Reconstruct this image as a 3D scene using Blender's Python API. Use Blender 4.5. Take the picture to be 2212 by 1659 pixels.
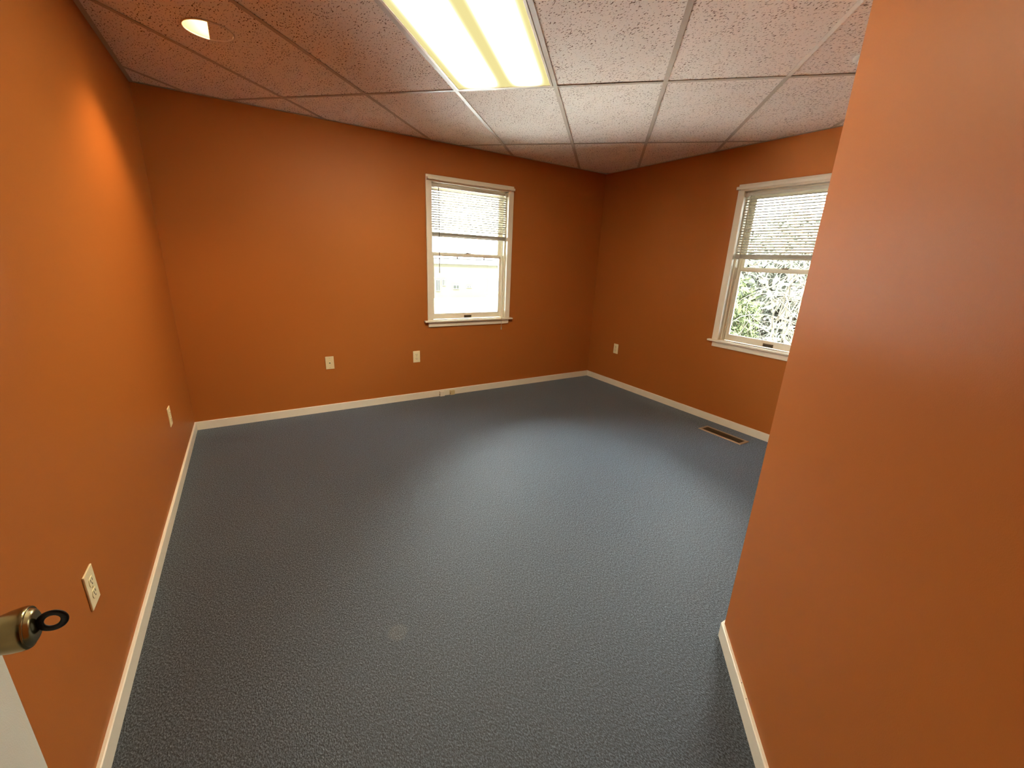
import bpy, bmesh, math, random
from mathutils import Vector, Matrix
random.seed(7)

# ------------------------------------------------------------------ camera, sky, exposure
SC = bpy.context.scene
COL = SC.collection
for o in list(bpy.data.objects):
    bpy.data.objects.remove(o)

CAM_H = 1.3887
F_PX, PITCH, ROLL, YAW = 892.99, 0.290878, 0.042825, 0.565059
XL, YB, XR, H = -0.491, 3.863, 3.594, 2.3632
TH, A0, B0, GS = math.radians(-44.225), -0.40037, 2.77743, 0.6096

cd = bpy.data.cameras.new('camera')
cam = bpy.data.objects.new('camera', cd)
COL.objects.link(cam)
_cy, _sy, _cp, _sp = math.cos(YAW), math.sin(YAW), math.cos(PITCH), math.sin(PITCH)
_f = Vector((_sy * _cp, _cy * _cp, -_sp))
_r = Vector((_cy, -_sy, 0))
_u = _r.cross(_f)
_R = _r * math.cos(ROLL) + _u * math.sin(ROLL)
_U = _u * math.cos(ROLL) - _r * math.sin(ROLL)
m = Matrix((_R, _U, -_f)).transposed().to_4x4()
m.translation = Vector((0, 0, CAM_H))
cam.matrix_world = m
cd.sensor_width = 36
cd.lens = 36 * F_PX / 2212
cd.clip_start = 0.01
SC.camera = cam

SC.view_settings.view_transform = 'Standard'
SC.view_settings.look = 'None'
SC.view_settings.gamma = 1
SC.view_settings.use_curve_mapping = False
SC.view_settings.exposure = 0.4

SKY = (0.92, 0.96, 0.95)
SKY_POWER = 58.0
SUN = 140.0
PANEL = 58.0           # peak radiance of the fluorescent panel
PANEL_TINT = (1.0, 0.90, 0.67)
SPOT = 75.0            # recessed wall washer, watts of its beam
w = bpy.data.worlds.new('sky')
SC.world = w
w.use_nodes = True
nt = w.node_tree
bg = nt.nodes['Background']
# bright hazy sky: a third as bright at the horizon as overhead
_tc = nt.nodes.new('ShaderNodeTexCoord'); _sx = nt.nodes.new('ShaderNodeSeparateXYZ')
_mr = nt.nodes.new('ShaderNodeMapRange')
_mr.inputs[3].default_value = SKY_POWER / 3; _mr.inputs[4].default_value = SKY_POWER
nt.links.new(_tc.outputs['Generated'], _sx.inputs[0]); nt.links.new(_sx.outputs[2], _mr.inputs[0]); nt.links.new(_mr.outputs[0], bg.inputs[1])
bg.inputs[0].default_value = (*SKY, 1)

sd = bpy.data.lights.new('sun', 'SUN'); sd.energy = SUN; sd.color = (1.0, 0.94, 0.84); sd.angle = math.radians(3)
sun = bpy.data.objects.new('sun', sd); COL.objects.link(sun)
sun.rotation_euler = Vector((0.50, 0.62, -0.95)).to_track_quat('-Z', 'Y').to_euler()

SC.cycles.max_bounces = 10
SC.cycles.diffuse_bounces = 6
SC.cycles.sample_clamp_indirect = 12
SC.cycles.caustics_reflective = False
SC.cycles.caustics_refractive = False

# ------------------------------------------------------------------ helpers
def N(tree, kind, **kw):
    n = tree.nodes.new(kind)
    for k, v in kw.items():
        if k.startswith('i_'):
            n.inputs[k[2:].replace('_', ' ')].default_value = v
        else:
            setattr(n, k, v)
    return n

def mat(name, col, rough=0.5, metal=0.0, spec=0.5, bump=0.0, bscale=200.0, vary=0.0, vscale=8.0, **kw):
    m = bpy.data.materials.new(name)
    m.use_nodes = True
    t = m.node_tree
    b = t.nodes['Principled BSDF']
    b.inputs['Base Color'].default_value = (*col, 1)
    b.inputs['Roughness'].default_value = rough
    b.inputs['Metallic'].default_value = metal
    b.inputs['Specular IOR Level'].default_value = spec
    for k, v in kw.items():
        b.inputs[k.replace('_', ' ')].default_value = v
    tc = N(t, 'ShaderNodeTexCoord')
    if vary:
        no = N(t, 'ShaderNodeTexNoise', i_Scale=vscale, i_Detail=4.0)
        t.links.new(tc.outputs['Object'], no.inputs['Vector'])
        mx = N(t, 'ShaderNodeMixRGB', blend_type='MIX')
        mx.inputs[1].default_value = (*[c * (1 - vary) for c in col], 1)
        mx.inputs[2].default_value = (*[min(1, c * (1 + vary)) for c in col], 1)
        t.links.new(no.outputs['Fac'], mx.inputs[0])
        t.links.new(mx.outputs[0], b.inputs['Base Color'])
    if bump:
        no = N(t, 'ShaderNodeTexNoise', i_Scale=bscale, i_Detail=3.0)
        t.links.new(tc.outputs['Object'], no.inputs['Vector'])
        bp = N(t, 'ShaderNodeBump', i_Strength=bump, i_Distance=0.002)
        t.links.new(no.outputs['Fac'], bp.inputs['Height'])
        t.links.new(bp.outputs[0], b.inputs['Normal'])
    return m

def emit(name, col, power):
    m = bpy.data.materials.new(name)
    m.use_nodes = True
    t = m.node_tree
    t.nodes.clear()
    e = N(t, 'ShaderNodeEmission')
    e.inputs[0].default_value = (*col, 1)
    e.inputs[1].default_value = power
    o = N(t, 'ShaderNodeOutputMaterial')
    t.links.new(e.outputs[0], o.inputs[0])
    return m

class MB:
    def __init__(s):
        s.bm = bmesh.new()
    def box(s, x0, x1, y0, y1, z0, z1, bevel=0.0):
        v = [s.bm.verts.new(p) for p in ((x0, y0, z0), (x1, y0, z0), (x1, y1, z0), (x0, y1, z0),
                                         (x0, y0, z1), (x1, y0, z1), (x1, y1, z1), (x0, y1, z1))]
        fs = [s.bm.faces.new([v[i] for i in f]) for f in
              ((0, 3, 2, 1), (4, 5, 6, 7), (0, 1, 5, 4), (1, 2, 6, 5), (2, 3, 7, 6), (3, 0, 4, 7))]
        if bevel:
            es = list({e for f in fs for e in f.edges})
            bmesh.ops.bevel(s.bm, geom=es, offset=bevel, segments=2, affect='EDGES', profile=0.5)
        return s
    def prism(s, pts, z0, z1):
        """vertical prism over a counter-clockwise polygon"""
        a = [s.bm.verts.new((x, y, z0)) for x, y in pts]
        b = [s.bm.verts.new((x, y, z1)) for x, y in pts]
        s.bm.faces.new(a[::-1]); s.bm.faces.new(b)
        n = len(pts)
        for i in range(n):
            j = (i + 1) % n
            s.bm.faces.new((a[i], a[j], b[j], b[i]))
        return s
    def lathe(s, prof, seg=40, axis='z', at=(0, 0, 0), arc=None, smooth=True):
        """prof: (radius, height) pairs"""
        rings = []
        for r, h in prof:
            ring = []
            for i in range(seg):
                a = 2 * math.pi * i / seg
                p = (r * math.cos(a), r * math.sin(a), h)
                if axis == 'x': p = (p[2], p[0], p[1])
                if axis == 'y': p = (p[0], p[2], p[1])
                ring.append(s.bm.verts.new((p[0] + at[0], p[1] + at[1], p[2] + at[2])))
            rings.append(ring)
        for a, b in zip(rings, rings[1:]):
            for i in range(seg):
                j = (i + 1) % seg
                f = s.bm.faces.new((a[i], a[j], b[j], b[i])); f.smooth = smooth
        s.bm.faces.new(rings[0][::-1]); s.bm.faces.new(rings[-1])
        return s
    def tube(s, pts, r, seg=6, taper=1.0):
        rings = []
        n = len(pts)
        prev = None
        for k, p in enumerate(pts):
            p = Vector(p)
            d = (Vector(pts[min(k + 1, n - 1)]) - Vector(pts[max(k - 1, 0)])).normalized()
            ref = Vector((0, 0, 1)) if abs(d.z) < 0.9 else Vector((1, 0, 0))
            if prev is not None: ref = prev
            a = (ref - d * ref.dot(d)).normalized(); prev = a
            b = d.cross(a)
            rr = r * (1 + (taper - 1) * k / max(1, n - 1))
            rings.append([s.bm.verts.new(p + (a * math.cos(2 * math.pi * i / seg) + b * math.sin(2 * math.pi * i / seg)) * rr)
                          for i in range(seg)])
        for a, b in zip(rings, rings[1:]):
            for i in range(seg):
                j = (i + 1) % seg
                f = s.bm.faces.new((a[i], a[j], b[j], b[i])); f.smooth = True
        s.bm.faces.new(rings[0][::-1]); s.bm.faces.new(rings[-1])
        return s
    def ring(s, R, r, at, ax1, ax2, seg=40, rs=10, flat=1.0):
        """torus whose circle lies in the plane of the unit vectors ax1, ax2"""
        ax1, ax2 = Vector(ax1), Vector(ax2); nrm = ax1.cross(ax2)
        at = Vector(at); rr = []
        for i in range(seg):
            a = 2 * math.pi * i / seg
            d = ax1 * math.cos(a) + ax2 * math.sin(a)
            rr.append([s.bm.verts.new(at + d * (R + r * math.cos(2 * math.pi * k / rs)) + nrm * (r * flat * math.sin(2 * math.pi * k / rs)))
                       for k in range(rs)])
        for i in range(seg):
            a, b = rr[i], rr[(i + 1) % seg]
            for k in range(rs):
                l = (k + 1) % rs
                f = s.bm.faces.new((a[k], b[k], b[l], a[l])); f.smooth = True
        return s
    def build(s, name, mt, parent=None, kind=None, label=None, cat=None, group=None):
        bmesh.ops.recalc_face_normals(s.bm, faces=s.bm.faces)
        me = bpy.data.meshes.new(name)
        s.bm.to_mesh(me); s.bm.free()
        me.materials.append(mt)
        o = bpy.data.objects.new(name, me)
        COL.objects.link(o)
        if parent is not None: o.parent = parent
        return tag(o, kind, label, cat, group)

def tag(o, kind=None, label=None, cat=None, group=None):
    if kind: o['kind'] = kind
    if label: o['label'] = label
    if cat: o['category'] = cat
    if group: o['group'] = group
    return o

def empty(name, loc=(0, 0, 0), rz=0.0, **kw):
    o = bpy.data.objects.new(name, None)
    o.empty_display_size = 0.05
    COL.objects.link(o)
    o.location = loc
    o.rotation_euler = (0, 0, rz)
    return tag(o, **kw)

def dup(src, parent, loc=None, rot=None):
    o = src.copy(); COL.objects.link(o); o.parent = parent
    if loc is not None: o.location = loc
    if rot is not None: o.rotation_euler = rot
    return o

# ------------------------------------------------------------------ materials
PAINT = mat('orange_wall_paint', (0.39, 0.122, 0.024), rough=0.44, spec=0.14, bump=0.10, bscale=420, vary=0.05, vscale=1.2)
TRIM = mat('cream_trim_paint', (0.80, 0.74, 0.60), rough=0.35, spec=0.5, bump=0.05, bscale=120, vary=0.04, vscale=14)
SASH = mat('cream_window_paint', (0.80, 0.76, 0.63), rough=0.35, vary=0.03, vscale=10)
DOOR = mat('white_door_paint', (0.66, 0.63, 0.53), rough=0.4, bump=0.25, bscale=500)
TEE = mat('ceiling_grid_metal', (0.50, 0.46, 0.38), rough=0.5, vary=0.04, vscale=5)
IVORY = mat('ivory_plastic', (0.84, 0.74, 0.46), rough=0.3, vary=0.02)
IVORY_D = mat('aged_ivory_plastic', (0.62, 0.50, 0.26), rough=0.4)
DARK = mat('dark_slot', (0.03, 0.022, 0.012), rough=0.7)
BRASS = mat('antique_brass', (0.30, 0.235, 0.11), rough=0.24, metal=1.0, vary=0.35, vscale=30)
BLACK = mat('black_plastic', (0.008, 0.007, 0.008), rough=0.45)
SLATM = mat('blind_vinyl', (0.56, 0.53, 0.44), rough=0.45, spec=0.3, Transmission_Weight=0.0)
_t = SLATM.node_tree; _b = _t.nodes['Principled BSDF']
_tr = N(_t, 'ShaderNodeBsdfTranslucent'); _tr.inputs[0].default_value = (0.75, 0.72, 0.52, 1)
_mx = N(_t, 'ShaderNodeMixShader'); _mx.inputs[0].default_value = 0.015
_t.links.new(_b.outputs[0], _mx.inputs[1]); _t.links.new(_tr.outputs[0], _mx.inputs[2]); _t.links.new(_mx.outputs[0], _t.nodes['Material Output'].inputs[0])
CORD = mat('blind_cord', (0.62, 0.57, 0.42), rough=0.7)
WAND = mat('smoky_wand_plastic', (0.20, 0.17, 0.14), rough=0.2)
BRONZE = mat('bronze_hardware', (0.16, 0.12, 0.07), rough=0.35, metal=0.8)
STEEL = mat('steel_screw', (0.5, 0.45, 0.36), rough=0.35, metal=1.0)
TAN = mat('tan_vent_enamel', (0.36, 0.25, 0.15), rough=0.4, metal=0.3)
BROWN = mat('brown_vent_louvre', (0.10, 0.055, 0.02), rough=0.5, metal=0.3)
PLENUM = mat('dark_plenum', (0.03, 0.025, 0.02), rough=0.9)
FRAME = mat('light_fixture_frame', (0.78, 0.74, 0.62), rough=0.4)
WHITE = mat('white_plastic', (0.85, 0.82, 0.72), rough=0.4)

def carpet_material():
    m = bpy.data.materials.new('blue_grey_carpet'); m.use_nodes = True
    t = m.node_tree; b = t.nodes['Principled BSDF']
    tc = N(t, 'ShaderNodeTexCoord')
    n1 = N(t, 'ShaderNodeTexNoise', i_Scale=230.0, i_Detail=3.0, i_Roughness=0.8)
    n2 = N(t, 'ShaderNodeTexNoise', i_Scale=1.6, i_Detail=3.0)
    v1 = N(t, 'ShaderNodeTexVoronoi', i_Scale=260.0)
    mp = N(t, 'ShaderNodeMapping'); mp.inputs['Scale'].default_value = (1, 0.6, 1); mp.inputs['Rotation'].default_value = (0, 0, 0.6)
    t.links.new(tc.outputs['Object'], mp.inputs[0])
    for n in (n1, v1): t.links.new(mp.outputs[0], n.inputs['Vector'])
    t.links.new(tc.outputs['Object'], n2.inputs['Vector'])
    r1 = N(t, 'ShaderNodeValToRGB')
    e = r1.color_ramp.elements
    e[0].position = 0.38; e[0].color = (0.002, 0.003, 0.004, 1)
    e[1].position = 0.64; e[1].color = (0.082, 0.094, 0.112, 1)
    k = r1.color_ramp.elements.new(0.5); k.color = (0.014, 0.017, 0.022, 1)
    t.links.new(n1.outputs['Fac'], r1.inputs[0])
    # pale round spot of wear and a faint scuff, at their places on the carpet
    ps = N(t, 'ShaderNodeVectorMath', operation='DISTANCE'); ps.inputs[1].default_value = (0.331, 1.264, 0)
    t.links.new(tc.outputs['Object'], ps.inputs[0])
    nz = N(t, 'ShaderNodeTexNoise', i_Scale=35.0); t.links.new(tc.outputs['Object'], nz.inputs['Vector'])
    ad = N(t, 'ShaderNodeMath', operation='MULTIPLY_ADD'); ad.inputs[1].default_value = 0.03
    t.links.new(nz.outputs['Fac'], ad.inputs[0]); t.links.new(ps.outputs['Value'], ad.inputs[2])
    mr = N(t, 'ShaderNodeMapRange', interpolation_type='SMOOTHSTEP'); mr.inputs[1].default_value = 0.058; mr.inputs[2].default_value = 0.045
    mr.inputs[3].default_value = 0; mr.inputs[4].default_value = 0.13
    t.links.new(ad.outputs[0], mr.inputs[0])
    mx = N(t, 'ShaderNodeMixRGB'); mx.inputs[2].default_value = (0.20, 0.19, 0.14, 1)
    t.links.new(r1.outputs[0], mx.inputs[1]); t.links.new(mr.outputs[0], mx.inputs[0])
    m2 = N(t, 'ShaderNodeMixRGB', blend_type='MULTIPLY'); m2.inputs[0].default_value = 0.35
    r2 = N(t, 'ShaderNodeValToRGB'); r2.color_ramp.elements[0].color = (0.75, 0.72, 0.68, 1); r2.color_ramp.elements[1].color = (1.15, 1.15, 1.15, 1)
    t.links.new(n2.outputs['Fac'], r2.inputs[0]); t.links.new(mx.outputs[0], m2.inputs[1]); t.links.new(r2.outputs[0], m2.inputs[2])
    t.links.new(m2.outputs[0], b.inputs['Base Color'])
    b.inputs['Roughness'].default_value = 0.60
    b.inputs['Specular IOR Level'].default_value = 0.50
    b.inputs['Sheen Weight'].default_value = 0.42
    sh = N(t, 'ShaderNodeMapRange'); sh.inputs[1].default_value = 0.40; sh.inputs[2].default_value = 0.66; sh.inputs[3].default_value = 0.02; sh.inputs[4].default_value = 0.95
    t.links.new(n1.outputs['Fac'], sh.inputs[0]); t.links.new(sh.outputs[0], b.inputs['Sheen Weight'])
    b.inputs['Sheen Roughness'].default_value = 0.55
    b.inputs['Sheen Tint'].default_value = (0.62, 0.82, 1, 1)
    hm = N(t, 'ShaderNodeMath', operation='ADD')
    t.links.new(n1.outputs['Fac'], hm.inputs[0]); t.links.new(v1.outputs['Distance'], hm.inputs[1])
    bp = N(t, 'ShaderNodeBump', i_Strength=0.4, i_Distance=0.003)
    t.links.new(hm.outputs[0], bp.inputs['Height']); t.links.new(bp.outputs[0], b.inputs['Normal'])
    return m

def tile_material():
    m = bpy.data.materials.new('fissured_ceiling_tile'); m.use_nodes = True
    t = m.node_tree; b = t.nodes['Principled BSDF']
    tc = N(t, 'ShaderNodeTexCoord')
    mp = N(t, 'ShaderNodeMapping'); mp.inputs['Scale'].default_value = (1, 0.45, 1); mp.inputs['Rotation'].default_value = (0, 0, 0.9)
    t.links.new(tc.outputs['Object'], mp.inputs[0])
    # fissures: thresholded noise, thinned by a second, larger noise; pin holes: small voronoi cells
    f1 = N(t, 'ShaderNodeTexNoise', i_Scale=150.0, i_Detail=1.0, i_Roughness=0.6)
    f2 = N(t, 'ShaderNodeTexNoise', i_Scale=17.0, i_Detail=1.0)
    vo = N(t, 'ShaderNodeTexVoronoi', i_Scale=120.0)
    for n in (f1, f2, vo): t.links.new(mp.outputs[0], n.inputs['Vector'])
    a = N(t, 'ShaderNodeMath', operation='MULTIPLY_ADD'); a.inputs[1].default_value = 0.16
    t.links.new(f2.outputs['Fac'], a.inputs[0]); t.links.new(f1.outputs['Fac'], a.inputs[2])
    r = N(t, 'ShaderNodeMapRange'); r.inputs[1].default_value = 0.700; r.inputs[2].default_value = 0.745
    t.links.new(a.outputs[0], r.inputs[0])
    r2 = N(t, 'ShaderNodeMapRange'); r2.inputs[1].default_value = 0.17; r2.inputs[2].default_value = 0.10
    r2.inputs[3].default_value = 0; r2.inputs[4].default_value = 0.45
    t.links.new(vo.outputs['Distance'], r2.inputs[0])
    mxv = N(t, 'ShaderNodeMath', operation='MAXIMUM'); t.links.new(r.outputs[0], mxv.inputs[0]); t.links.new(r2.outputs[0], mxv.inputs[1])
    mx = N(t, 'ShaderNodeMixRGB')
    mx.inputs[1].default_value = (0.93, 0.90, 0.83, 1); mx.inputs[2].default_value = (0.16, 0.11, 0.07, 1)
    t.links.new(mxv.outputs[0], mx.inputs[0]); t.links.new(mx.outputs[0], b.inputs['Base Color'])
    b.inputs['Roughness'].default_value = 0.95; b.inputs['Specular IOR Level'].default_value = 0.1
    bp = N(t, 'ShaderNodeBump', i_Strength=0.6, i_Distance=0.002); bp.invert = True
    t.links.new(mxv.outputs[0], bp.inputs['Height']); t.links.new(bp.outputs[0], b.inputs['Normal'])
    return m

def diffuser_material():
    """acrylic lens in front of two pairs of tubes: bright over the tubes, yellower between and at the rim"""
    m = bpy.data.materials.new('lit_acrylic_lens'); m.use_nodes = True
    t = m.node_tree; t.nodes.clear()
    tc = N(t, 'ShaderNodeTexCoord'); sp = N(t, 'ShaderNodeSeparateXYZ')
    t.links.new(tc.outputs['Object'], sp.inputs[0])
    def lobe(c, wd, amp):
        s = N(t, 'ShaderNodeMath', operation='SUBTRACT'); s.inputs[1].default_value = c; t.links.new(sp.outputs[0], s.inputs[0])
        a = N(t, 'ShaderNodeMath', operation='ABSOLUTE'); t.links.new(s.outputs[0], a.inputs[0])
        r = N(t, 'ShaderNodeMapRange', interpolation_type='SMOOTHERSTEP'); r.inputs[1].default_value = wd; r.inputs[2].default_value = 0.02
        r.inputs[3].default_value = 0; r.inputs[4].default_value = amp
        t.links.new(a.outputs[0], r.inputs[0]); return r
    l1, l2 = lobe(-0.130, 0.150, 1.0), lobe(0.150, 0.130, 0.80)
    ad = N(t, 'ShaderNodeMath', operation='ADD'); t.links.new(l1.outputs[0], ad.inputs[0]); t.links.new(l2.outputs[0], ad.inputs[1])
    ay = N(t, 'ShaderNodeMath', operation='ABSOLUTE'); t.links.new(sp.outputs[1], ay.inputs[0])
    en = N(t, 'ShaderNodeMapRange', interpolation_type='SMOOTHSTEP'); en.inputs[1].default_value = 0.600; en.inputs[2].default_value = 0.42
    t.links.new(ay.outputs[0], en.inputs[0])
    pw = N(t, 'ShaderNodeMath', operation='POWER'); pw.inputs[1].default_value = 2.3; t.links.new(ad.outputs[0], pw.inputs[0])
    mu = N(t, 'ShaderNodeMath', operation='MULTIPLY'); t.links.new(pw.outputs[0], mu.inputs[0]); t.links.new(en.outputs[0], mu.inputs[1])
    v1 = N(t, 'ShaderNodeVectorMath', operation='SCALE'); v1.inputs[0].default_value = [c * PANEL for c in PANEL_TINT]
    t.links.new(mu.outputs[0], v1.inputs['Scale'])
    v2 = N(t, 'ShaderNodeVectorMath', operation='ADD'); v2.inputs[1].default_value = (0.68, 0.59, 0.25)
    t.links.new(v1.outputs[0], v2.inputs[0])
    e = N(t, 'ShaderNodeEmission'); t.links.new(v2.outputs[0], e.inputs[0])
    o = N(t, 'ShaderNodeOutputMaterial'); t.links.new(e.outputs[0], o.inputs[0])
    return m

def glass_material():
    m = bpy.data.materials.new('window_glass'); m.use_nodes = True
    t = m.node_tree; t.nodes.clear()
    tr = N(t, 'ShaderNodeBsdfTransparent'); tr.inputs[0].default_value = (0.94, 0.96, 0.95, 1)
    gl = N(t, 'ShaderNodeBsdfGlossy', i_Roughness=0.02)
    fr = N(t, 'ShaderNodeFresnel', i_IOR=1.5)
    mx = N(t, 'ShaderNodeMixShader'); o = N(t, 'ShaderNodeOutputMaterial')
    t.links.new(fr.outputs[0], mx.inputs[0]); t.links.new(tr.outputs[0], mx.inputs[1]); t.links.new(gl.outputs[0], mx.inputs[2])
    t.links.new(mx.outputs[0], o.inputs[0])
    return m

CARPET, TILE, LENS, GLASS = carpet_material(), tile_material(), diffuser_material(), glass_material()

# ------------------------------------------------------------------ room shell
WT = 0.14
CX, CY = 1.4226, 0.622        # outer corner where the diagonal wall meets the front wall
DX, DY = 0.7006, -0.10        # where the diagonal wall meets the doorway wall
HY = -1.60                    # far end of the hall behind the camera
floor_poly = [(XL, HY), (0.75, HY), (0.75, -0.16), (DX, DY), (CX, CY), (XR, CY), (XR, YB), (XL, YB)]
MB().prism([(XL - .1, HY - .1), (XR + .1, HY - .1), (XR + .1, YB + .1), (XL - .1, YB + .1)], -0.12, 0.0).build('floor', CARPET, kind='structure')

def wall_with_hole(name, ax, c0, c1, u0, u1, hole):
    """wall slab: ax 'y' runs along x between u0 and u1, thickness c0..c1; hole (u0,u1,z0,z1)"""
    b = MB()
    def bx(a, d, z0, z1):
        if ax == 'y': b.box(a, d, c0, c1, z0, z1)
        else: b.box(c0, c1, a, d, z0, z1)
    hu0, hu1, hz0, hz1 = hole
    # one continuous skin: a frame of faces round the hole
    us, zs = [u0, hu0, hu1, u1], [-0.02, hz0, hz1, H + 0.12]
    bm = b.bm; V = {}
    def P(i, j, k):
        if (i, j, k) not in V:
            c = (c0, c1)[k]
            V[i, j, k] = bm.verts.new((us[i], c, zs[j]) if ax == 'y' else (c, us[i], zs[j]))
        return V[i, j, k]
    for i in range(3):
        for j in range(3):
            if (i, j) == (1, 1): continue
            for k in (0, 1): bm.faces.new([P(i, j, k), P(i + 1, j, k), P(i + 1, j + 1, k), P(i, j + 1, k)])
    for (a, d) in (((1, 1), (2, 1)), ((2, 1), (2, 2)), ((2, 2), (1, 2)), ((1, 2), (1, 1))):
        bm.faces.new([P(*a, 0), P(*d, 0), P(*d, 1), P(*a, 1)])
    ring = [(0, 0), (1, 0), (2, 0), (3, 0), (3, 1), (3, 2), (3, 3), (2, 3), (1, 3), (0, 3), (0, 2), (0, 1)]
    for a, d in zip(ring, ring[1:] + ring[:1]):
        bm.faces.new([P(*a, 0), P(*d, 0), P(*d, 1), P(*a, 1)])
    return b.build(name, PAINT, kind='structure')

W1X, W2Y, W2DZ = 1.9045, 1.7715, -0.022
HW = 0.4225                   # half width of the rough opening
wall_with_hole('wall_back', 'y', YB, YB + WT, XL - WT, XR + WT, (W1X - HW, W1X + HW, 0.765, 2.05))
wall_with_hole('wall_right', 'x', XR, XR + WT, CY - .12, YB, (W2Y - HW, W2Y + HW, 0.765 + W2DZ, 2.05 + W2DZ))
MB().box(XL - WT, XL, HY - .1, YB, -0.02, H + .12).build('wall_left', PAINT, kind='structure')
MB().box(1.52, XR, CY - .12, CY, -0.02, H + .12).build('wall_front', PAINT, kind='structure')
MB().prism([(CX, CY), (DX, DY), (DX, DY - .12), (0.82, DY - .12), (1.44, CY - .12), (1.52, CY - .12), (1.52, CY)], -0.02, H + .12).build('wall_diagonal', PAINT, kind='structure')
JL, JR, DH = -0.352, 0.43, 2.06
b = MB(); b.box(XL, JL, DY - .12, DY, -0.02, H + .12); b.box(JR, DX, DY - .12, DY, -0.02, H + .12); b.box(JL, JR, DY - .12, DY, DH, H + .12)
b.build('wall_doorway', PAINT, kind='structure')
MB().box(0.70, 0.82, HY, DY - .12, -0.02, H + .12).build('wall_hall_right', PAINT, kind='structure')
MB().box(XL, 0.82, HY - .1, HY, -0.02, H + .12).build('wall_hall_end', PAINT, kind='structure')

# baseboards -------------------------------------------------------
BH, BT = 0.066, 0.011
def base(name, p, q, nx, ny, miter0=0.0, miter1=0.0):
    """board along the wall line p->q, thickness to the side (nx, ny)"""
    d = Vector((q[0] - p[0], q[1] - p[1])).normalized()
    b = MB(); bm = b.bm
    prof = [(0, 0), (BT, 0), (BT, BH - .003), (BT - .003, BH), (0, BH)]
    ra = [bm.verts.new((p[0] + nx * t - d.x * miter0 * t, p[1] + ny * t - d.y * miter0 * t, z)) for t, z in prof]
    rb = [bm.verts.new((q[0] + nx * t + d.x * miter1 * t, q[1] + ny * t + d.y * miter1 * t, z)) for t, z in prof]
    bm.faces.new(ra); bm.faces.new(rb[::-1])
    for i in range(5):
        j = (i + 1) % 5
        bm.faces.new((ra[i], ra[j], rb[j], rb[i]))
    return b.build(name, TRIM, kind='structure')
base('baseboard_left', (XL, DY), (XL, YB), 1, 0, 0, -1)
base('baseboard_back', (XL, YB), (XR, YB), 0, -1, -1, -1)
base('baseboard_right', (XR, YB), (XR, CY), -1, 0, -1, -1)
s2 = math.sqrt(.5)
k225 = math.tan(math.radians(22.5))
base('baseboard_front', (CX, CY), (XR, CY), 0, 1, k225, -1)
bd = base('baseboard_diagonal', (CX, CY), (DX, DY), -s2, s2, k225, 0)
for (t, off) in ((0.245, 0.004), (0.30, 0.005)):   # two nail holes in its top edge
    px, py = CX - s2 * t - s2 * off, CY - s2 * t + s2 * off
    MB().lathe([(0.0016, -0.002), (0.0016, 0.0003)], seg=10, at=(px, py, BH)).build('nail_hole', DARK, bd)

# ceiling: grid, tiles -----------------------------------------------
ca, sa = math.cos(TH), math.sin(TH)
def g2w(a, b): return (a * ca - b * sa, a * sa + b * ca)
def clip(poly, x0, x1, y0, y1):
    for ax, lim, sgn in ((0, x0, 1), (0, x1, -1), (1, y0, 1), (1, y1, -1)):
        out = []
        for i in range(len(poly)):
            p, q = poly[i], poly[(i + 1) % len(poly)]
            dp, dq = (p[ax] - lim) * sgn, (q[ax] - lim) * sgn
            if dp >= 0: out.append(p)
            if dp * dq < 0:
                t = dp / (dp - dq)
                out.append((p[0] + (q[0] - p[0]) * t, p[1] + (q[1] - p[1]) * t))
        poly = out
        if len(poly) < 3: return []
    return poly
def area(p): return 0.5 * sum(p[i][0] * p[(i + 1) % len(p)][1] - p[(i + 1) % len(p)][0] * p[i][1] for i in range(len(p)))
ceil = MB().box(XL - .1, XR + .1, HY - .1, YB + .1, H + .115, H + .16).build('ceiling', PLENUM, kind='structure')
RX0, RX1, RY0, RY1 = XL + .0005, XR - .0005, HY, YB - .0005
def in_room(poly):
    c = (sum(p[0] for p in poly) / len(poly), sum(p[1] for p in poly) / len(poly))
    pts = list(poly) + [c]
    return any(not (p[1] < CY - .12 and p[0] > 0.82 + max(0, p[1] + .22)) for p in pts)
GH = GS * 2
LI, LJ = -1, -1     # bay of the light: a in [A0-GS, A0], b in [B0-GH, B0]
DOWN = [(-0.022, 2.763)]
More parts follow.
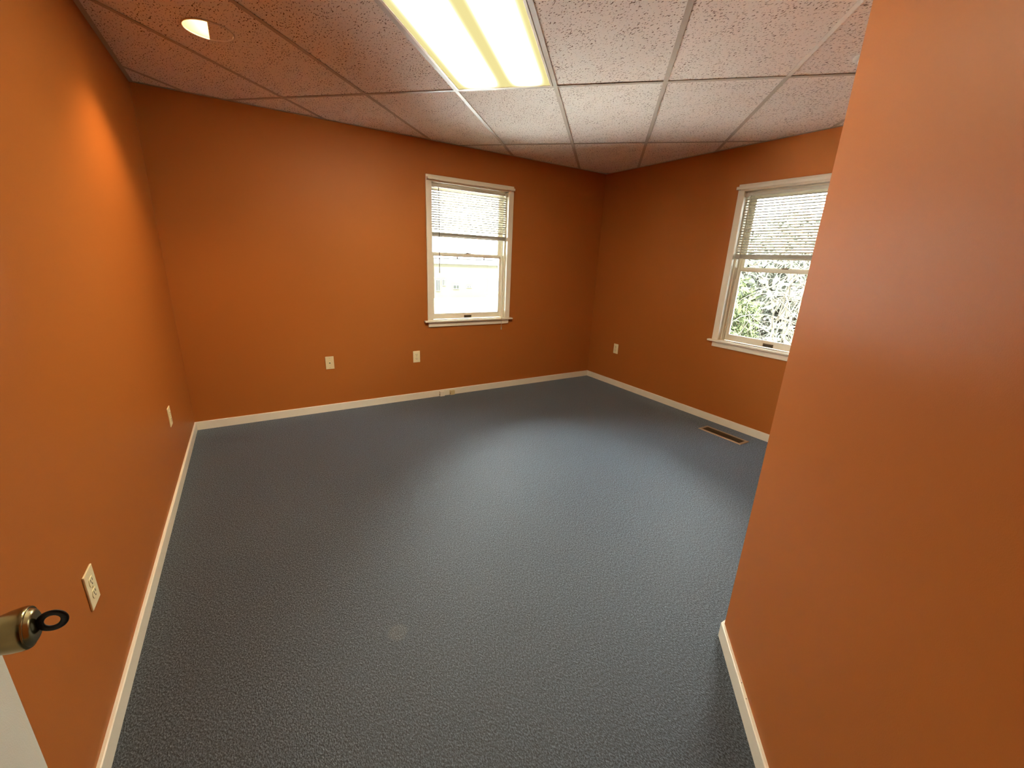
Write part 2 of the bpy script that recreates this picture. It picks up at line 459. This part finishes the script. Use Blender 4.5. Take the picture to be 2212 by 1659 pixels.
for i in range(-12, 12):
    for j in range(-6, 4):
        a0_, a1_ = A0 + i * GS, A0 + (i + 1) * GS
        b0_, b1_ = B0 + j * GH, B0 + (j + 1) * GH
        if (i, j) == (LI, LJ): continue
        g = 0.004
        poly = clip([g2w(a0_ + g, b0_ + g), g2w(a1_ - g, b0_ + g), g2w(a1_ - g, b1_ - g), g2w(a0_ + g, b1_ - g)], RX0, RX1, RY0, RY1)
        if len(poly) < 3 or abs(area(poly)) < 1e-4 or not in_room(poly): continue
        if area(poly) < 0: poly = poly[::-1]
        dz = 0.0034 + random.uniform(0, 0.0014)
        hole = [d for d in DOWN if abs((d[0] * ca + d[1] * sa) - (a0_ + a1_) / 2) < GS / 2 and abs((-d[0] * sa + d[1] * ca) - (b0_ + b1_) / 2) < GH / 2]
        t = MB()
        if not hole:
            t.prism(poly, H + dz, H + dz + .014)
        else:
            bm = t.bm
            vs = [bm.verts.new((x, y, H + dz)) for x, y in poly]
            es = [bm.edges.new((vs[k], vs[(k + 1) % len(vs)])) for k in range(len(vs))]
            hs = [bm.verts.new((hole[0][0] + .102 * math.cos(2 * math.pi * k / 40), hole[0][1] + .102 * math.sin(2 * math.pi * k / 40), H + dz)) for k in range(40)]
            es += [bm.edges.new((hs[k], hs[(k + 1) % 40])) for k in range(40)]
            bmesh.ops.triangle_fill(bm, use_beauty=True, use_dissolve=False, edges=es)
            r = bmesh.ops.extrude_face_region(bm, geom=bm.faces[:])
            for v in r['geom']:
                if isinstance(v, bmesh.types.BMVert): v.co.z += .014
        t.build('ceiling_tile', TILE, ceil)
TW = 0.0119
WHITE_TEE = mat('glossy_white_grid_metal', (0.95, 0.92, 0.84), rough=0.22, spec=1.0)   # one length of grid, whiter and glossier than the rest
def tee(a0_, b0_, a1_, b1_, name, mt=None):
    p = clip([g2w(a0_, b0_), g2w(a1_, b0_), g2w(a1_, b1_), g2w(a0_, b1_)], RX0, RX1, RY0, RY1)
    if len(p) < 3 or not in_room(p): return
    if area(p) < 0: p = p[::-1]
    t = MB().prism(p, H, H + .0012)
    # the upright web above the flange
    if a1_ - a0_ < b1_ - b0_: q = [g2w((a0_ + a1_) / 2 - .001, b0_), g2w((a0_ + a1_) / 2 + .001, b0_), g2w((a0_ + a1_) / 2 + .001, b1_), g2w((a0_ + a1_) / 2 - .001, b1_)]
    else: q = [g2w(a0_, (b0_ + b1_) / 2 - .001), g2w(a1_, (b0_ + b1_) / 2 - .001), g2w(a1_, (b0_ + b1_) / 2 + .001), g2w(a0_, (b0_ + b1_) / 2 + .001)]
    q = clip(q, RX0, RX1, RY0, RY1)
    if len(q) > 2:
        if area(q) < 0: q = q[::-1]
        t.prism(q, H + .0012, H + .032)
    t.build(name, mt or TEE, ceil)
for i in range(-12, 13):
    for j in range(-6, 4):
        tee(A0 + i * GS - TW, B0 + j * GH + TW, A0 + i * GS + TW, B0 + (j + 1) * GH - TW, 'main_tee', WHITE_TEE if (i, j) == (2, -1) else None)
for j in range(-6, 4):
    for i in range(-12, 12):
        tee(A0 + i * GS - TW, B0 + j * GH - TW, A0 + (i + 1) * GS - TW, B0 + j * GH + TW, 'cross_tee')

# wall angle that carries the edge of the ceiling
AW = 0.022
def angle(name, poly, wallbox):
    t = MB()
    t.prism(poly, H - .0012, H - .0002)
    t.box(*wallbox, H - .0012, H + .02)
    t.build(name, TEE, kind='structure')
angle('trim_left', [(XL, DY), (XL + AW, DY), (XL + AW, YB - AW), (XL, YB)], (XL, XL + .001, DY, YB))
angle('trim_back', [(XL, YB), (XL + AW, YB - AW), (XR - AW, YB - AW), (XR, YB)], (XL, XR, YB - .001, YB))
angle('trim_right', [(XR, YB), (XR - AW, YB - AW), (XR - AW, CY + AW), (XR, CY)], (XR - .001, XR, CY, YB))
angle('trim_front', [(CX, CY), (XR, CY), (XR - AW, CY + AW), (CX - AW * k225, CY + AW)], (CX, XR, CY, CY + .001))
t = MB(); t.prism([(CX, CY), (CX - AW * k225, CY + AW), (DX - AW * s2 * 2, DY), (DX, DY)], H - .0012, H - .0002)
t.build('trim_diagonal', TEE, kind='structure')

# ------------------------------------------------------------------ fluorescent panel
ac, bc = A0 - GS / 2, B0 - GS
lx, ly = g2w(ac, bc)
pan = empty('ceiling_light', (lx, ly, H), TH, label='lit fluorescent ceiling panel with frosted lens and thin cream frame', cat='ceiling light')
ia, ib = GS / 2 - .0135, GS - .0135
t = MB()
for s in (-1, 1):
    t.box(*sorted((s * ia, s * (ia - .013))), -ib, ib, -.0035, .010, bevel=.0012)
    t.box(-ia + .013, ia - .013, *sorted((s * ib, s * (ib - .013))), -.0035, .010, bevel=.0012)
t.build('frame', FRAME, pan)
MB().box(-ia + .012, ia - .012, -ib + .012, ib - .012, .0005, .003).build('diffuser', LENS, pan)
t = MB()
for (x0, x1, y0, y1) in ((-ia, -ia + .002, -ib, ib), (ia - .002, ia, -ib, ib), (-ia, ia, -ib, -ib + .002), (-ia, ia, ib - .002, ib)): t.box(x0, x1, y0, y1, .010, .095)
t.box(-ia, ia, -ib, ib, .095, .097)
t.build('housing', FRAME, pan)

# ------------------------------------------------------------------ recessed wall washers
LAMP = emit('lit_reflector_lamp', (1.0, 0.80, 0.52), 45.0)
CONE = mat('gold_reflector', (0.75, 0.55, 0.28), rough=0.35, metal=0.6)
def downlight(x, y, label):
    e = empty('downlight', (x, y, H), 0, label=label, cat='downlight')
    bm = bmesh.new(); seg = 48; R0, R1 = .098, .1055
    # trim ring
    b = MB(); b.bm.free(); b.bm = bm
    rings = []
    for r, z in ((R0, .030), (R0, -.0005), (R0 + .003, -.003), (R1 - .002, -.003), (R1, 0.0), (R1, .0018)):
        rings.append([bm.verts.new((r * math.cos(2 * math.pi * i / seg), r * math.sin(2 * math.pi * i / seg), z)) for i in range(seg)])
    for p, q in zip(rings, rings[1:]):
        for i in range(seg):
            f = bm.faces.new((p[i], p[(i + 1) % seg], q[(i + 1) % seg], q[i])); f.smooth = True
    b.build('trim_ring', RINGM, e)
    # half plate that shuts off the side away from the wall
    pts = [(0.0, -R0 + .001)] + [((R0 - .001) * math.cos(a), (R0 - .001) * math.sin(a)) for a in [math.radians(-90 + 180 * k / 20) for k in range(1, 20)]] + [(0.0, R0 - .001)]
    MB().prism(pts, .0006, .0030).build('half_cover', TILE, e)
    # reflector can
    c = MB(); bm = c.bm; rr = []
    for r, z in ((R0 - .001, .004), (.088, .05), (.066, .085), (.05, .10)):
        rr.append([bm.verts.new((r * math.cos(2 * math.pi * i / seg), r * math.sin(2 * math.pi * i / seg), z)) for i in range(seg)])
    for p, q in zip(rr, rr[1:]):
        for i in range(seg):
            f = bm.faces.new((p[i], p[(i + 1) % seg], q[(i + 1) % seg], q[i])); f.smooth = True
    c.build('reflector', CONE, e)
    # bulb with a domed face
    MB().lathe([(.018, .108), (.034, .098), (.046, .080), (.048, .072), (.046, .066), (.034, .058), (.018, .053), (.004, .051)], seg=32).build('bulb', LAMP, e)
    ld = bpy.data.lights.new('lamp_beam', 'SPOT'); ld.energy = SPOT; ld.color = (1.0, 0.62, 0.28)
    ld.spot_size = math.radians(110); ld.spot_blend = 0.6; ld.shadow_soft_size = 0.035
    lo = bpy.data.objects.new('lamp_beam', ld); COL.objects.link(lo); lo.parent = e; lo.location = (0, 0, .048)
    return e
RINGM = mat('ceiling_white_enamel', (0.80, 0.76, 0.68), rough=0.7, spec=0.2)
downlight(*DOWN[0], 'recessed half-covered downlight glowing in the ceiling tile near the left wall')

# small round detector
DETX, DETY = 2.574, 1.098
e = empty('ceiling_detector', (DETX, DETY, H), 0, label='small round white detector on the ceiling, partly behind the diagonal wall', cat='detector')
MB().lathe([(.050, .002), (.050, -.004), (.046, -.009), (.030, -.011)], seg=40).build('base', WHITE, e)
MB().lathe([(.029, -.0105), (.028, -.022), (.022, -.026), (.004, -.027)], seg=32).build('sensor_dome', WHITE, e)

# ------------------------------------------------------------------ windows
def window(name, loc, rz):
    W = empty(name, loc, rz, kind='structure')
    c = .4625; o = .4075; zt = 2.035; zs = .787
    MB().box(-c, -o, -.016, 0, zs, 2.09, bevel=.002).build('casing', TRIM, W)
    MB().box(o, c, -.016, 0, zs, 2.09, bevel=.002).build('casing', TRIM, W)
    MB().box(-o, o, -.0155, 0, zt, 2.09, bevel=.002).build('casing', TRIM, W)
    t = MB().box(-.496, .496, -.038, -.0003, .7735, zs + .003, bevel=.004); t.box(-HW + .001, HW - .001, -.0003, .062, .7735, zs + .003)
    t.build('stool', TRIM, W)
    MB().box(-.455, .455, -.014, 0, .727, .773, bevel=.0025).build('apron', TRIM, W)
    for s in (-1, 1):
        t = MB(); t.box(*sorted((s * o, s * (HW - .001))), 0, WT + .01, zs, 2.049)
        t.box(*sorted((s * (o - .012), s * o)), .030, .058, zs + .003, zt)      # inside stop
        t.box(*sorted((s * (o - .008), s * o)), .096, .100, zs + .003, zt)      # parting bead
        t.build('jamb', SASH, W)
    t = MB(); t.box(-o, o, 0, WT + .01, zt, 2.049); t.box(-o, o, .030, .058, zt - .012, zt); t.build('head_jamb', SASH, W)
    MB().box(-o, o, .062, WT + .03, .766, .785).build('sill', SASH, W)
    def sash(nm, y0, y1, z0, z1, rb, rt, st):
        e = o - .0015
        t = MB(); gi = .006
        t.box(-e, -e + st, y0, y1, z0, z1, bevel=.002); t.box(e - st, e, y0, y1, z0, z1, bevel=.002)
        t.box(-e + st, e - st, y0, y1, z0, z0 + rb, bevel=.002); t.box(-e + st, e - st, y0, y1, z1 - rt, z1, bevel=.002)
        # glazing bead
        for s in (-1, 1): t.box(*sorted((s * (e - st), s * (e - st - gi))), y0 + .006, y1 - .006, z0 + rb, z1 - rt)
        t.box(-e + st, e - st, y0 + .006, y1 - .006, z0 + rb, z0 + rb + gi); t.box(-e + st, e - st, y0 + .006, y1 - .006, z1 - rt - gi, z1 - rt)
        S = t.build(nm, SASH, W)
        MB().box(-e + st, e - st, (y0 + y1) / 2 - .002, (y0 + y1) / 2 + .002, z0 + rb, z1 - rt).build('pane', GLASS, S)
        return S
    lo = sash('lower_sash', .062, .094, zs + .0035, 1.428, .050, .024, .038)
    up = sash('upper_sash', .100, .132, 1.398, zt - .002, .030, .040, .038)
    # recessed lift in the bottom rail
    t = MB(); t.box(-.042, .042, .0585, .0622, .797, .823, bevel=.001); t.build('sash_lift', BRONZE, lo)
    MB().box(-.034, .034, .0575, .0590, .800, .812).build('lift_slot', DARK, lo)
    t = MB(); t.box(-.030, .022, .070, .090, 1.428, 1.433, bevel=.001); t.box(-.022, .034, .062, .070, 1.433, 1.438, bevel=.001); t.lathe([(.008, 0), (.008, .009)], seg=12, at=(0, .08, 1.4325))
    t.build('sash_lock', BRONZE, W)
    return W
window('window_1', (W1X, YB, 0), 0)
window('window_2', (XR, W2Y, W2DZ), -math.pi / 2)

# slat: a shallow curved strip, slightly tilted
def slat_mesh(hw_, wid, tilt, crown=.0018, th=.0005):
    bm = bmesh.new(); rows = []
    for k in range(5):
        t_ = -1 + 2 * k / 4
        y = t_ * wid / 2; z = crown * (1 - t_ * t_)
        yy = y * math.cos(tilt) - z * math.sin(tilt); zz = y * math.sin(tilt) + z * math.cos(tilt)
        rows.append([bm.verts.new((x, yy, zz + s)) for x, s in ((-hw_, 0), (hw_, 0), (hw_, -th), (-hw_, -th))])
    for p, q in zip(rows, rows[1:]):
        for a, d in ((0, 1), (2, 3)):
            f = bm.faces.new((p[a], p[d], q[d], q[a])); f.smooth = True
        bm.faces.new((p[0], q[0], q[3], p[3])); bm.faces.new((p[1], p[2], q[2], q[1]))
    bm.faces.new(rows[0]); bm.faces.new(rows[-1][::-1])
    bmesh.ops.recalc_face_normals(bm, faces=bm.faces)
    me = bpy.data.meshes.new('slat'); bm.to_mesh(me); bm.free(); me.materials.append(SLATM)
    return me

def blind(loc, rz, label, z_bottom, tilt, wand_x, wand_len, wand_m, cord_x, cord_z):
    B = empty('window_blind', loc, rz, label=label, cat='blind', group='mini blinds in the two windows')
    hw_, yc = .397, .016
    t = MB(); t.box(-hw_, hw_, yc - .012, yc + .012, 1.996, 2.020, bevel=.0015)
    t.build('headrail', SLATM, B)
    for s in (-1, 1):
        t = MB(); t.box(*sorted((s * (hw_ - .022), s * .4065)), yc - .0145, yc + .014, 1.991, 2.0235, bevel=.001)
        t.build('mounting_bracket', SLATM, B)
    me = slat_mesh(hw_, .025, tilt); ms = slat_mesh(hw_, .025, 0, crown=.0009)
    top = 1.972; nst = 30
    zb = z_bottom
    rail_t = .011
    stack0 = zb + rail_t + .0012
    z = top; k = 0
    while z > stack0 + nst * .00095 + .014:
        s = bpy.data.objects.new('slat', me); COL.objects.link(s); s.parent = B; s.location = (random.uniform(-.001, .001), yc, z)
        s.rotation_euler = (random.uniform(-.03, .03), random.uniform(-.0012, .0012), 0)
        z -= .0208; k += 1
    for q in range(nst):
        s = bpy.data.objects.new('slat', ms); COL.objects.link(s); s.parent = B
        s.location = (random.uniform(-.0015, .0015), yc + random.uniform(-.0012, .0012), stack0 + q * .00095)
    MB().box(-hw_, hw_, yc - .0125, yc + .0125, zb, zb + rail_t, bevel=.003).build('bottom_rail', SLATM, B)
    for lx_ in (-.28, .0, .262):
        t = MB()
        for yy in (-.0135, .0135): t.tube([(lx_, yc + yy, 1.996), (lx_, yc + yy, stack0)], .0007, 4)
        zz = top
        while zz > stack0 + .03:
            t.tube([(lx_, yc - .0135, zz - .001), (lx_, yc + .0135, zz - .001)], .0005, 4); zz -= .0208
        t.build('ladder_cord', CORD, B)
    t = MB(); t.tube([(wand_x, yc - .020, 1.993), (wand_x + .001, yc - .024, 1.95), (wand_x + .003, yc - .022, 1.993 - wand_len)], .0036, 6)
    t.build('tilt_wand', wand_m, B)
    t = MB(); t.tube([(wand_x, yc - .010, 1.999), (wand_x, yc - .020, 1.993)], .0022, 6); t.build('wand_hook', BRONZE, B)
    t = MB()
    for dx in (0, .006): t.tube([(cord_x + dx, yc - .0135, 1.997), (cord_x + dx * .6 + .002, yc - .018, 1.5), (cord_x + dx * .4, -.044, .80), (cord_x + dx * 1.5, -.044, cord_z)], .0011, 5)
    t.lathe([(.002, 0), (.0045, -.004), (.0055, -.022), (.002, -.026)], seg=10, at=(cord_x + .004, -.044, cord_z + .004))
    t.build('lift_cord', CORD, B)
    return B
blind((W1X, YB, 0), 0, 'white mini blind half raised in the window left of the corner, slats open', 1.571, -0.36, -.338, .75, WAND, .345, .69)
blind((XR, W2Y, W2DZ), -math.pi / 2, 'white mini blind half raised in the window right of the corner, slats tilted', 1.498, 0.50, -.352, .66, CORD, -.330, .95)

def rod(loc, rz, label, x0, x1, dy):
    R = empty('curtain_rod', loc, rz, label=label, cat='curtain rod', group='flat curtain rods over the windows')
    t = MB(); z0, z1 = 2.046, 2.068
    t.box(x0 + .004, x1 - .004, -dy, -dy + .004, z0, z1, bevel=.0012)
    t.build('rail', TRIM, R)
    for x in (x0, x1):
        t = MB(); t.box(x - .002 if x > 0 else x, x + .002 if x < 0 else x, -dy + .002, -.0165, z0 + .001, z1 - .001, bevel=.0008); t.build('return_end', TRIM, R)
    for x in (x0 + .012, x1 - .012):
        t = MB(); t.box(x - .006, x + .006, -dy + .0045, -.016, z0 + .006, z0 + .010); t.box(x - .007, x + .007, -.019, -.0165, z0, z1 + .004); t.build('bracket', STEEL, R)
    return R
rod((W1X, YB, 0), 0, 'flat cream curtain rod across the top of the window left of the corner', -.458, .455, .052)
rod((XR, W2Y, W2DZ), -math.pi / 2, 'flat cream curtain rod across the top of the window right of the corner', -.462, .462, .052)

# ------------------------------------------------------------------ wall plates
def outlet(loc, rz, label):
    E = empty('wall_outlet', loc, rz, label=label, cat='outlet', group='ivory wall outlets')
    MB().box(-.035, .035, -.0055, 0, -.057, .057, bevel=.0022).build('plate', IVORY, E)
    for zc in (.0195, -.0195):
        bm = bmesh.new(); b = MB(); b.bm.free(); b.bm = bm
        pts = []
        for k in range(32):
            a = 2 * math.pi * k / 32; pts.append((.0168 * math.cos(a), max(-.0125, min(.0125, .0168 * math.sin(a)))))
        f0 = [bm.verts.new((x, -.0050, zc + z)) for x, z in pts]; f1 = [bm.verts.new((x, -.0072, zc + z)) for x, z in pts]
        bm.faces.new(f1)
        for k in range(32): bm.faces.new((f0[k], f0[(k + 1) % 32], f1[(k + 1) % 32], f1[k]))
        rc = b.build('receptacle', IVORY, E)
        MB().box(-.0078, -.0052, -.0076, -.0066, zc - .001, zc + .0085).build('slot', DARK, rc)
        MB().box(.0050, .0074, -.0076, -.0066, zc, zc + .0075).build('slot', DARK, rc)
        MB().lathe([(.0026, -.0066), (.0026, -.0076)], seg=12, axis='y', at=(0, 0, zc - .0075)).build('ground_hole', DARK, rc)
    MB().lathe([(.0032, -.0050), (.0032, -.0062), (.0015, -.0068)], seg=12, axis='y').build('screw', IVORY_D, E)
    return E
outlet((1.3215, YB, .4395), 0, 'ivory duplex outlet on the back wall, left of the window')
outlet((XR, 3.412, .4395), -math.pi / 2, 'ivory duplex outlet on the right wall near the far corner')
outlet((XL, 2.982, .4235), math.pi / 2, 'ivory outlet on the left wall, the far one near the corner')
outlet((XL, 1.444, .4375), math.pi / 2, 'ivory duplex outlet on the left wall, nearest the doorknob')

J = empty('cable_jack', (.528, YB, .452), 0, label='ivory cable jack plate on the back wall, leftmost plate there', cat='jack plate')
TANIV = mat('tan_ivory_plastic', (0.72, 0.58, 0.33), rough=.35)
MB().box(-.035, .035, -.0055, 0, -.057, .057, bevel=.0022).build('plate', TANIV, J)
MB().lathe([(.0115, -.005), (.0115, -.0075), (.008, -.0085)], seg=24, axis='y', at=(0, 0, -.001)).build('jack_collar', IVORY, J)
MB().lathe([(.0055, -.0080), (.0055, -.0092)], seg=16, axis='y', at=(0, 0, -.001)).build('jack_opening', DARK, J)
for z in (.042, -.042): MB().lathe([(.003, -.005), (.003, -.0062), (.0015, -.0066)], seg=12, axis='y', at=(0, 0, z)).build('screw', STEEL, J)

def phone_block(x, wd, ht, label, mt):
    E = empty('phone_jack', (x, YB - BT, 0.001), 0, label=label, cat='phone jack', group='phone jack boxes on the back baseboard')
    MB().box(-wd / 2, wd / 2, -.006, 0, .002, ht, bevel=.001).build('base', IVORY_D, E)
    MB().box(-wd / 2 + .001, wd / 2 - .001, -.030, -.0062, .003, ht + .001, bevel=.0025).build('cover', mt, E)
    MB().box(-wd / 2 + .0002, -wd / 2 + .0016, -.022, -.011, .014, .026).build('socket', DARK, E)
    return E
phone_block(1.577, .052, .054, 'cream phone jack box on the back baseboard, the left of two', TRIM)
phone_block(1.692, .050, .050, 'tan ivory phone jack box on the back baseboard, the right of two', IVORY_D)

# ------------------------------------------------------------------ floor vent
V = empty('floor_vent', (3.3715, 1.841, 0), 0, label='tan metal floor register with brown louvres beside the right baseboard', cat='floor vent')
t = MB(); ox, oy, ix, iy = .066, .196, .043, .172
bm = t.bm
def rect(x, y, z): return [bm.verts.new(p) for p in ((-x, -y, z), (x, -y, z), (x, y, z), (-x, y, z))]
lv = [rect(ox, oy, 0.0005), rect(ox - .003, oy - .003, .005), rect(ix + .004, iy + .004, .0055), rect(ix, iy, .003), rect(ix, iy, .0008)]
for p, q in zip(lv, lv[1:]):
    for k in range(4): bm.faces.new((p[k], p[(k + 1) % 4], q[(k + 1) % 4], q[k]))
t.build('frame', TAN, V)
MB().box(-ix, ix, -iy, iy, .0004, .0010).build('duct_opening', DARK, V)
t = MB()
n = 34
for k in range(n):
    y = -iy + (k + .5) * 2 * iy / n
    t.box(-ix, ix, y - .0016, y + .0016, .0012, .0036)
for x in (-.0145, .0145): t.box(x - .0015, x + .0015, -iy, iy, .0012, .0042)
o_ = t.build('louvres', BROWN, V, kind='stuff')

# ------------------------------------------------------------------ door with knob and key
DFX = -.340
D = empty('door_1', (DFX, -.05, 0), 0, kind='structure')
MB().box(-.035, 0, 0, .763, .012, 2.045, bevel=.0015).build('leaf', DOOR, D)
for z in (.25, 1.05, 1.82):
    t = MB(); t.lathe([(.006, 0), (.006, .09)], seg=12, at=(.004, -.006, z)); t.build('hinge', BRASS, D)
kz, ky = .928, .700
t = MB()
t.lathe([(.033, 0), (.033, .004), (.030, .008), (.016, .012), (.0135, .016), (.0135, .022), (.0165, .026)], seg=48, axis='x', at=(0, ky, kz))
K = t.build('door_rose', BRASS, D)
MB().lathe([(.0150, .020), (.0190, .0245), (.0225, .034), (.0248, .044), (.0258, .0535), (.0256, .0575), (.0243, .0600), (.0232, .0604), (.0228, .0594),
            (.0218, .0600), (.0200, .0630), (.0165, .0648), (.010, .0655), (.001, .0657)], seg=64, axis='x', at=(0, ky, kz)).build('door_knob', BRASS, D)
kx, kyw = DFX + .0655, -.05 + ky
key = empty('key', (kx, kyw, kz), 0, label='key with a black ring-shaped bow standing in the brass doorknob', cat='key')
KA = math.radians(90)
ax2 = Vector((0, math.cos(KA), math.sin(KA)))
t = MB(); t.ring(.0112, .0040, (.0128, 0, 0), (1, 0, 0), ax2, seg=48, rs=12, flat=.45)
t.build('bow', BLACK, key)
t = MB(); hv = ax2 * .0060; nv = Vector((1, 0, 0)).cross(ax2) * .0018
bm = t.bm
v = [bm.verts.new(Vector((x, 0, 0)) + hv * a + nv * c) for x in (-.001, .0045) for a, c in ((-1, -1), (1, -1), (1, 1), (-1, 1))]
bm.faces.new(v[0:4][::-1]); bm.faces.new(v[4:8])
for k in range(4): bm.faces.new((v[k], v[(k + 1) % 4], v[4 + (k + 1) % 4], v[4 + k]))
t.build('shoulder', BLACK, key)

# door frame
t = MB()
for (x0, x1) in ((JL, JL + .010), (JR - .010, JR)): t.box(x0, x1, DY - .125, DY + .003, 0, DH - .008)
t.box(JL, JR, DY - .125, DY + .003, DH - .010, DH)
t.build('trim_doorway_jamb', TRIM, kind='structure')
t = MB()
t.box(JL - .05, JL + .004, DY, DY + .014, 0, DH + .052, bevel=.002); t.box(JR - .004, JR + .052, DY, DY + .014, 0, DH + .052, bevel=.002); t.box(JL + .004, JR - .004, DY, DY + .014, DH - .004, DH + .052, bevel=.002)
t.build('trim_doorway_casing', TRIM, kind='structure')

# ------------------------------------------------------------------ outdoors
GZ = -1.0
GRASS = mat('snowy_ground', (0.80, 0.80, 0.80), rough=.95, vary=.12, vscale=.6)
MB().box(-25, 60, YB + WT + .3, 70, GZ - .2, GZ).build('ground', GRASS, kind='structure')
MB().box(XR + WT + .3, 60, -25, YB + WT + .3, GZ - .2, GZ).build('ground', GRASS, kind='structure')

# neighbouring building seen through window 1
SID = mat('tan_siding', (0.022, 0.021, 0.015), rough=.9, spec=.02, vary=.12, vscale=1.5)
FAS = mat('painted_fascia', (0.05, 0.05, 0.05), rough=.7, spec=.05)
GREYW = mat('grey_window', (0.008, 0.009, 0.008), rough=.7, spec=0)
ROOFM = mat('grey_roof_cap', (0.010, 0.010, 0.010), rough=.8, spec=0)
NB = empty('neighbour_building', (12, 24, GZ), 0, label='pale flat-roofed building across the yard, seen through the window left of the corner', cat='building')
MB().box(-12, 12, 0, 9, 0, 2.02).build('wall', SID, NB)
MB().box(-12.15, 12.15, -.12, 9.15, 2.02, 2.30).build('fascia', FAS, NB)
MB().box(-12.2, 12.2, -.16, 9.2, 2.30, 2.335).build('roof_cap', ROOFM, NB)
for x in (-6.1, -.9, .95, 2.6): MB().tube([(x, .4, 2.335), (x, .4, 2.50)], .05, 10).build('roof_vent', ROOFM, NB)
for (x, z, ww, hh) in ((-2.37, .45, .22, .62), (-1.98, .78, .14, .32), (-1.18, .57, .34, .20), (-.30, .66, .28, .05), (3.6, .5, .5, .5), (-5, .5, .5, .5)):
    Wn = MB().box(x - ww / 2 - .03, x + ww / 2 + .03, -.05, -.001, z - .03, z + hh + .03).build('window_frame', FAS, NB)
    MB().box(x - ww / 2, x + ww / 2, -.07, -.051, z, z + hh).build('window_pane', GREYW, Wn)
    MB().box(x - .012, x + .012, -.085, -.0705, z, z + hh).build('mullion', FAS, Wn)

# tangled leafless bush and evergreens behind it, seen through window 2
BARK = mat('pale_bark', (0.052, 0.050, 0.040), rough=.9, spec=0, vary=.25, vscale=5)
LEAF = mat('grey_green_leaf', (0.075, 0.082, 0.068), rough=.9, spec=0, vary=.25, vscale=1.1)
LEAF2 = mat('light_green_leaf', (0.032, 0.042, 0.021), rough=.9, spec=0, vary=.3, vscale=2)
rnd = random.Random(11)
BU = empty('tangled_bush', (6.2, 2.2, GZ), 0, label='tangled leafless bush with pale twisting twigs outside the window right of the corner', cat='bush')
def stem(p, d, steps, step, curl, grav):
    pts = [p.copy()]
    for _ in range(steps):
        d = (d + Vector((rnd.gauss(0, curl), rnd.gauss(0, curl), rnd.gauss(0, curl) - grav))).normalized()
        p = p + d * step; pts.append(p.copy())
        if not (-.75 < p.x < .85 and -2.6 < p.y < 1.15): break
    return pts
t = MB(); t2 = MB()
for k in range(22):
    p = Vector((rnd.uniform(-.4, .6), rnd.uniform(-2.2, 1.0), 0))
    d = Vector((rnd.gauss(0, .10), rnd.gauss(0, .15), 1))
    pts = stem(p, d, 13, .24, .13, .0)
    t.tube(pts, .016, 5, taper=.4)
    for q in range(16):
        if len(pts) < 6: break
        i = rnd.randrange(3, len(pts) - 1)
        dd = Vector((rnd.gauss(0, 1), rnd.gauss(0, 1), rnd.gauss(.3, .7))).normalized()
        sub = stem(pts[i], dd, 14, .11, .20, .03)
        if len(sub) < 4: continue
        t2.tube(sub, rnd.uniform(.006, .011), 4, taper=.45)
        for r_ in range(2):
            j = rnd.randrange(1, len(sub) - 1)
            dd = Vector((rnd.gauss(0, 1), rnd.gauss(0, 1), rnd.gauss(0, .9))).normalized()
            ss = stem(sub[j], dd, 9, .08, .24, .02)
            if len(ss) > 2: t2.tube(ss, rnd.uniform(.003, .006), 3, taper=.4)
t.build('main_stem', BARK, BU, kind='stuff')
t2.build('twigs', BARK, BU, kind='stuff')

def foliage(name, parent, mt, n, box, size, blob=None):
    vs, fs = [], []
    for k in range(n):
        p = Vector([rnd.uniform(a, b_) for a, b_ in box])
        if blob and not blob(p): continue
        a = Vector((rnd.gauss(0, 1), rnd.gauss(0, 1), rnd.gauss(0, 1))).normalized()
        c = a.cross(Vector((rnd.gauss(0, 1), rnd.gauss(0, 1), rnd.gauss(0, 1)))).normalized()
        s = rnd.uniform(.6, 1.3) * size; i = len(vs)
        m_ = a.cross(c) * s * .12
        vs += [p - a * s, p + c * s * .4 + m_, p + a * s, p - c * s * .4 + m_]
        fs.append((i, i + 1, i + 2, i + 3))
    me = bpy.data.meshes.new(name); me.from_pydata([tuple(v) for v in vs], [], fs); me.materials.append(mt)
    o = bpy.data.objects.new(name, me); COL.objects.link(o); o.parent = parent; o['kind'] = 'stuff'
    return o
EV = empty('evergreen_shrub', (8.55, 3.4, GZ), 0, label='dense grey-green evergreen shrub behind the tangled twigs', cat='shrub')
MB().tube([(0, 0, 0), (.05, .05, 1.2), (0, .1, 2.6)], .08, 8, taper=.3).build('trunk', BARK, EV)
foliage('foliage', EV, LEAF, 46000, ((-1.1, 1.2), (-3.8, 3.0), (0, 4.2)), .090, lambda p: p.z < 3.25 + .25 * math.sin(p.y * 2.1) - .35 * p.y)
LB = empty('leafy_shrub', (6.75, 4.25, GZ), 0, label='light green leafy shrub beside the evergreen, low at the left in the right-hand window', cat='shrub')
MB().tube([(0, 0, 0), (.03, 0, .7), (0, .1, 1.6)], .04, 8, taper=.3).build('trunk', BARK, LB)
foliage('foliage', LB, LEAF2, 7000, ((-.5, .5), (-.72, .75), (.1, 2.3)), .060, lambda p: (p.x / .5) ** 2 + (p.y / .8) ** 2 + ((p.z - 1.3) / 1.2) ** 2 < 1)
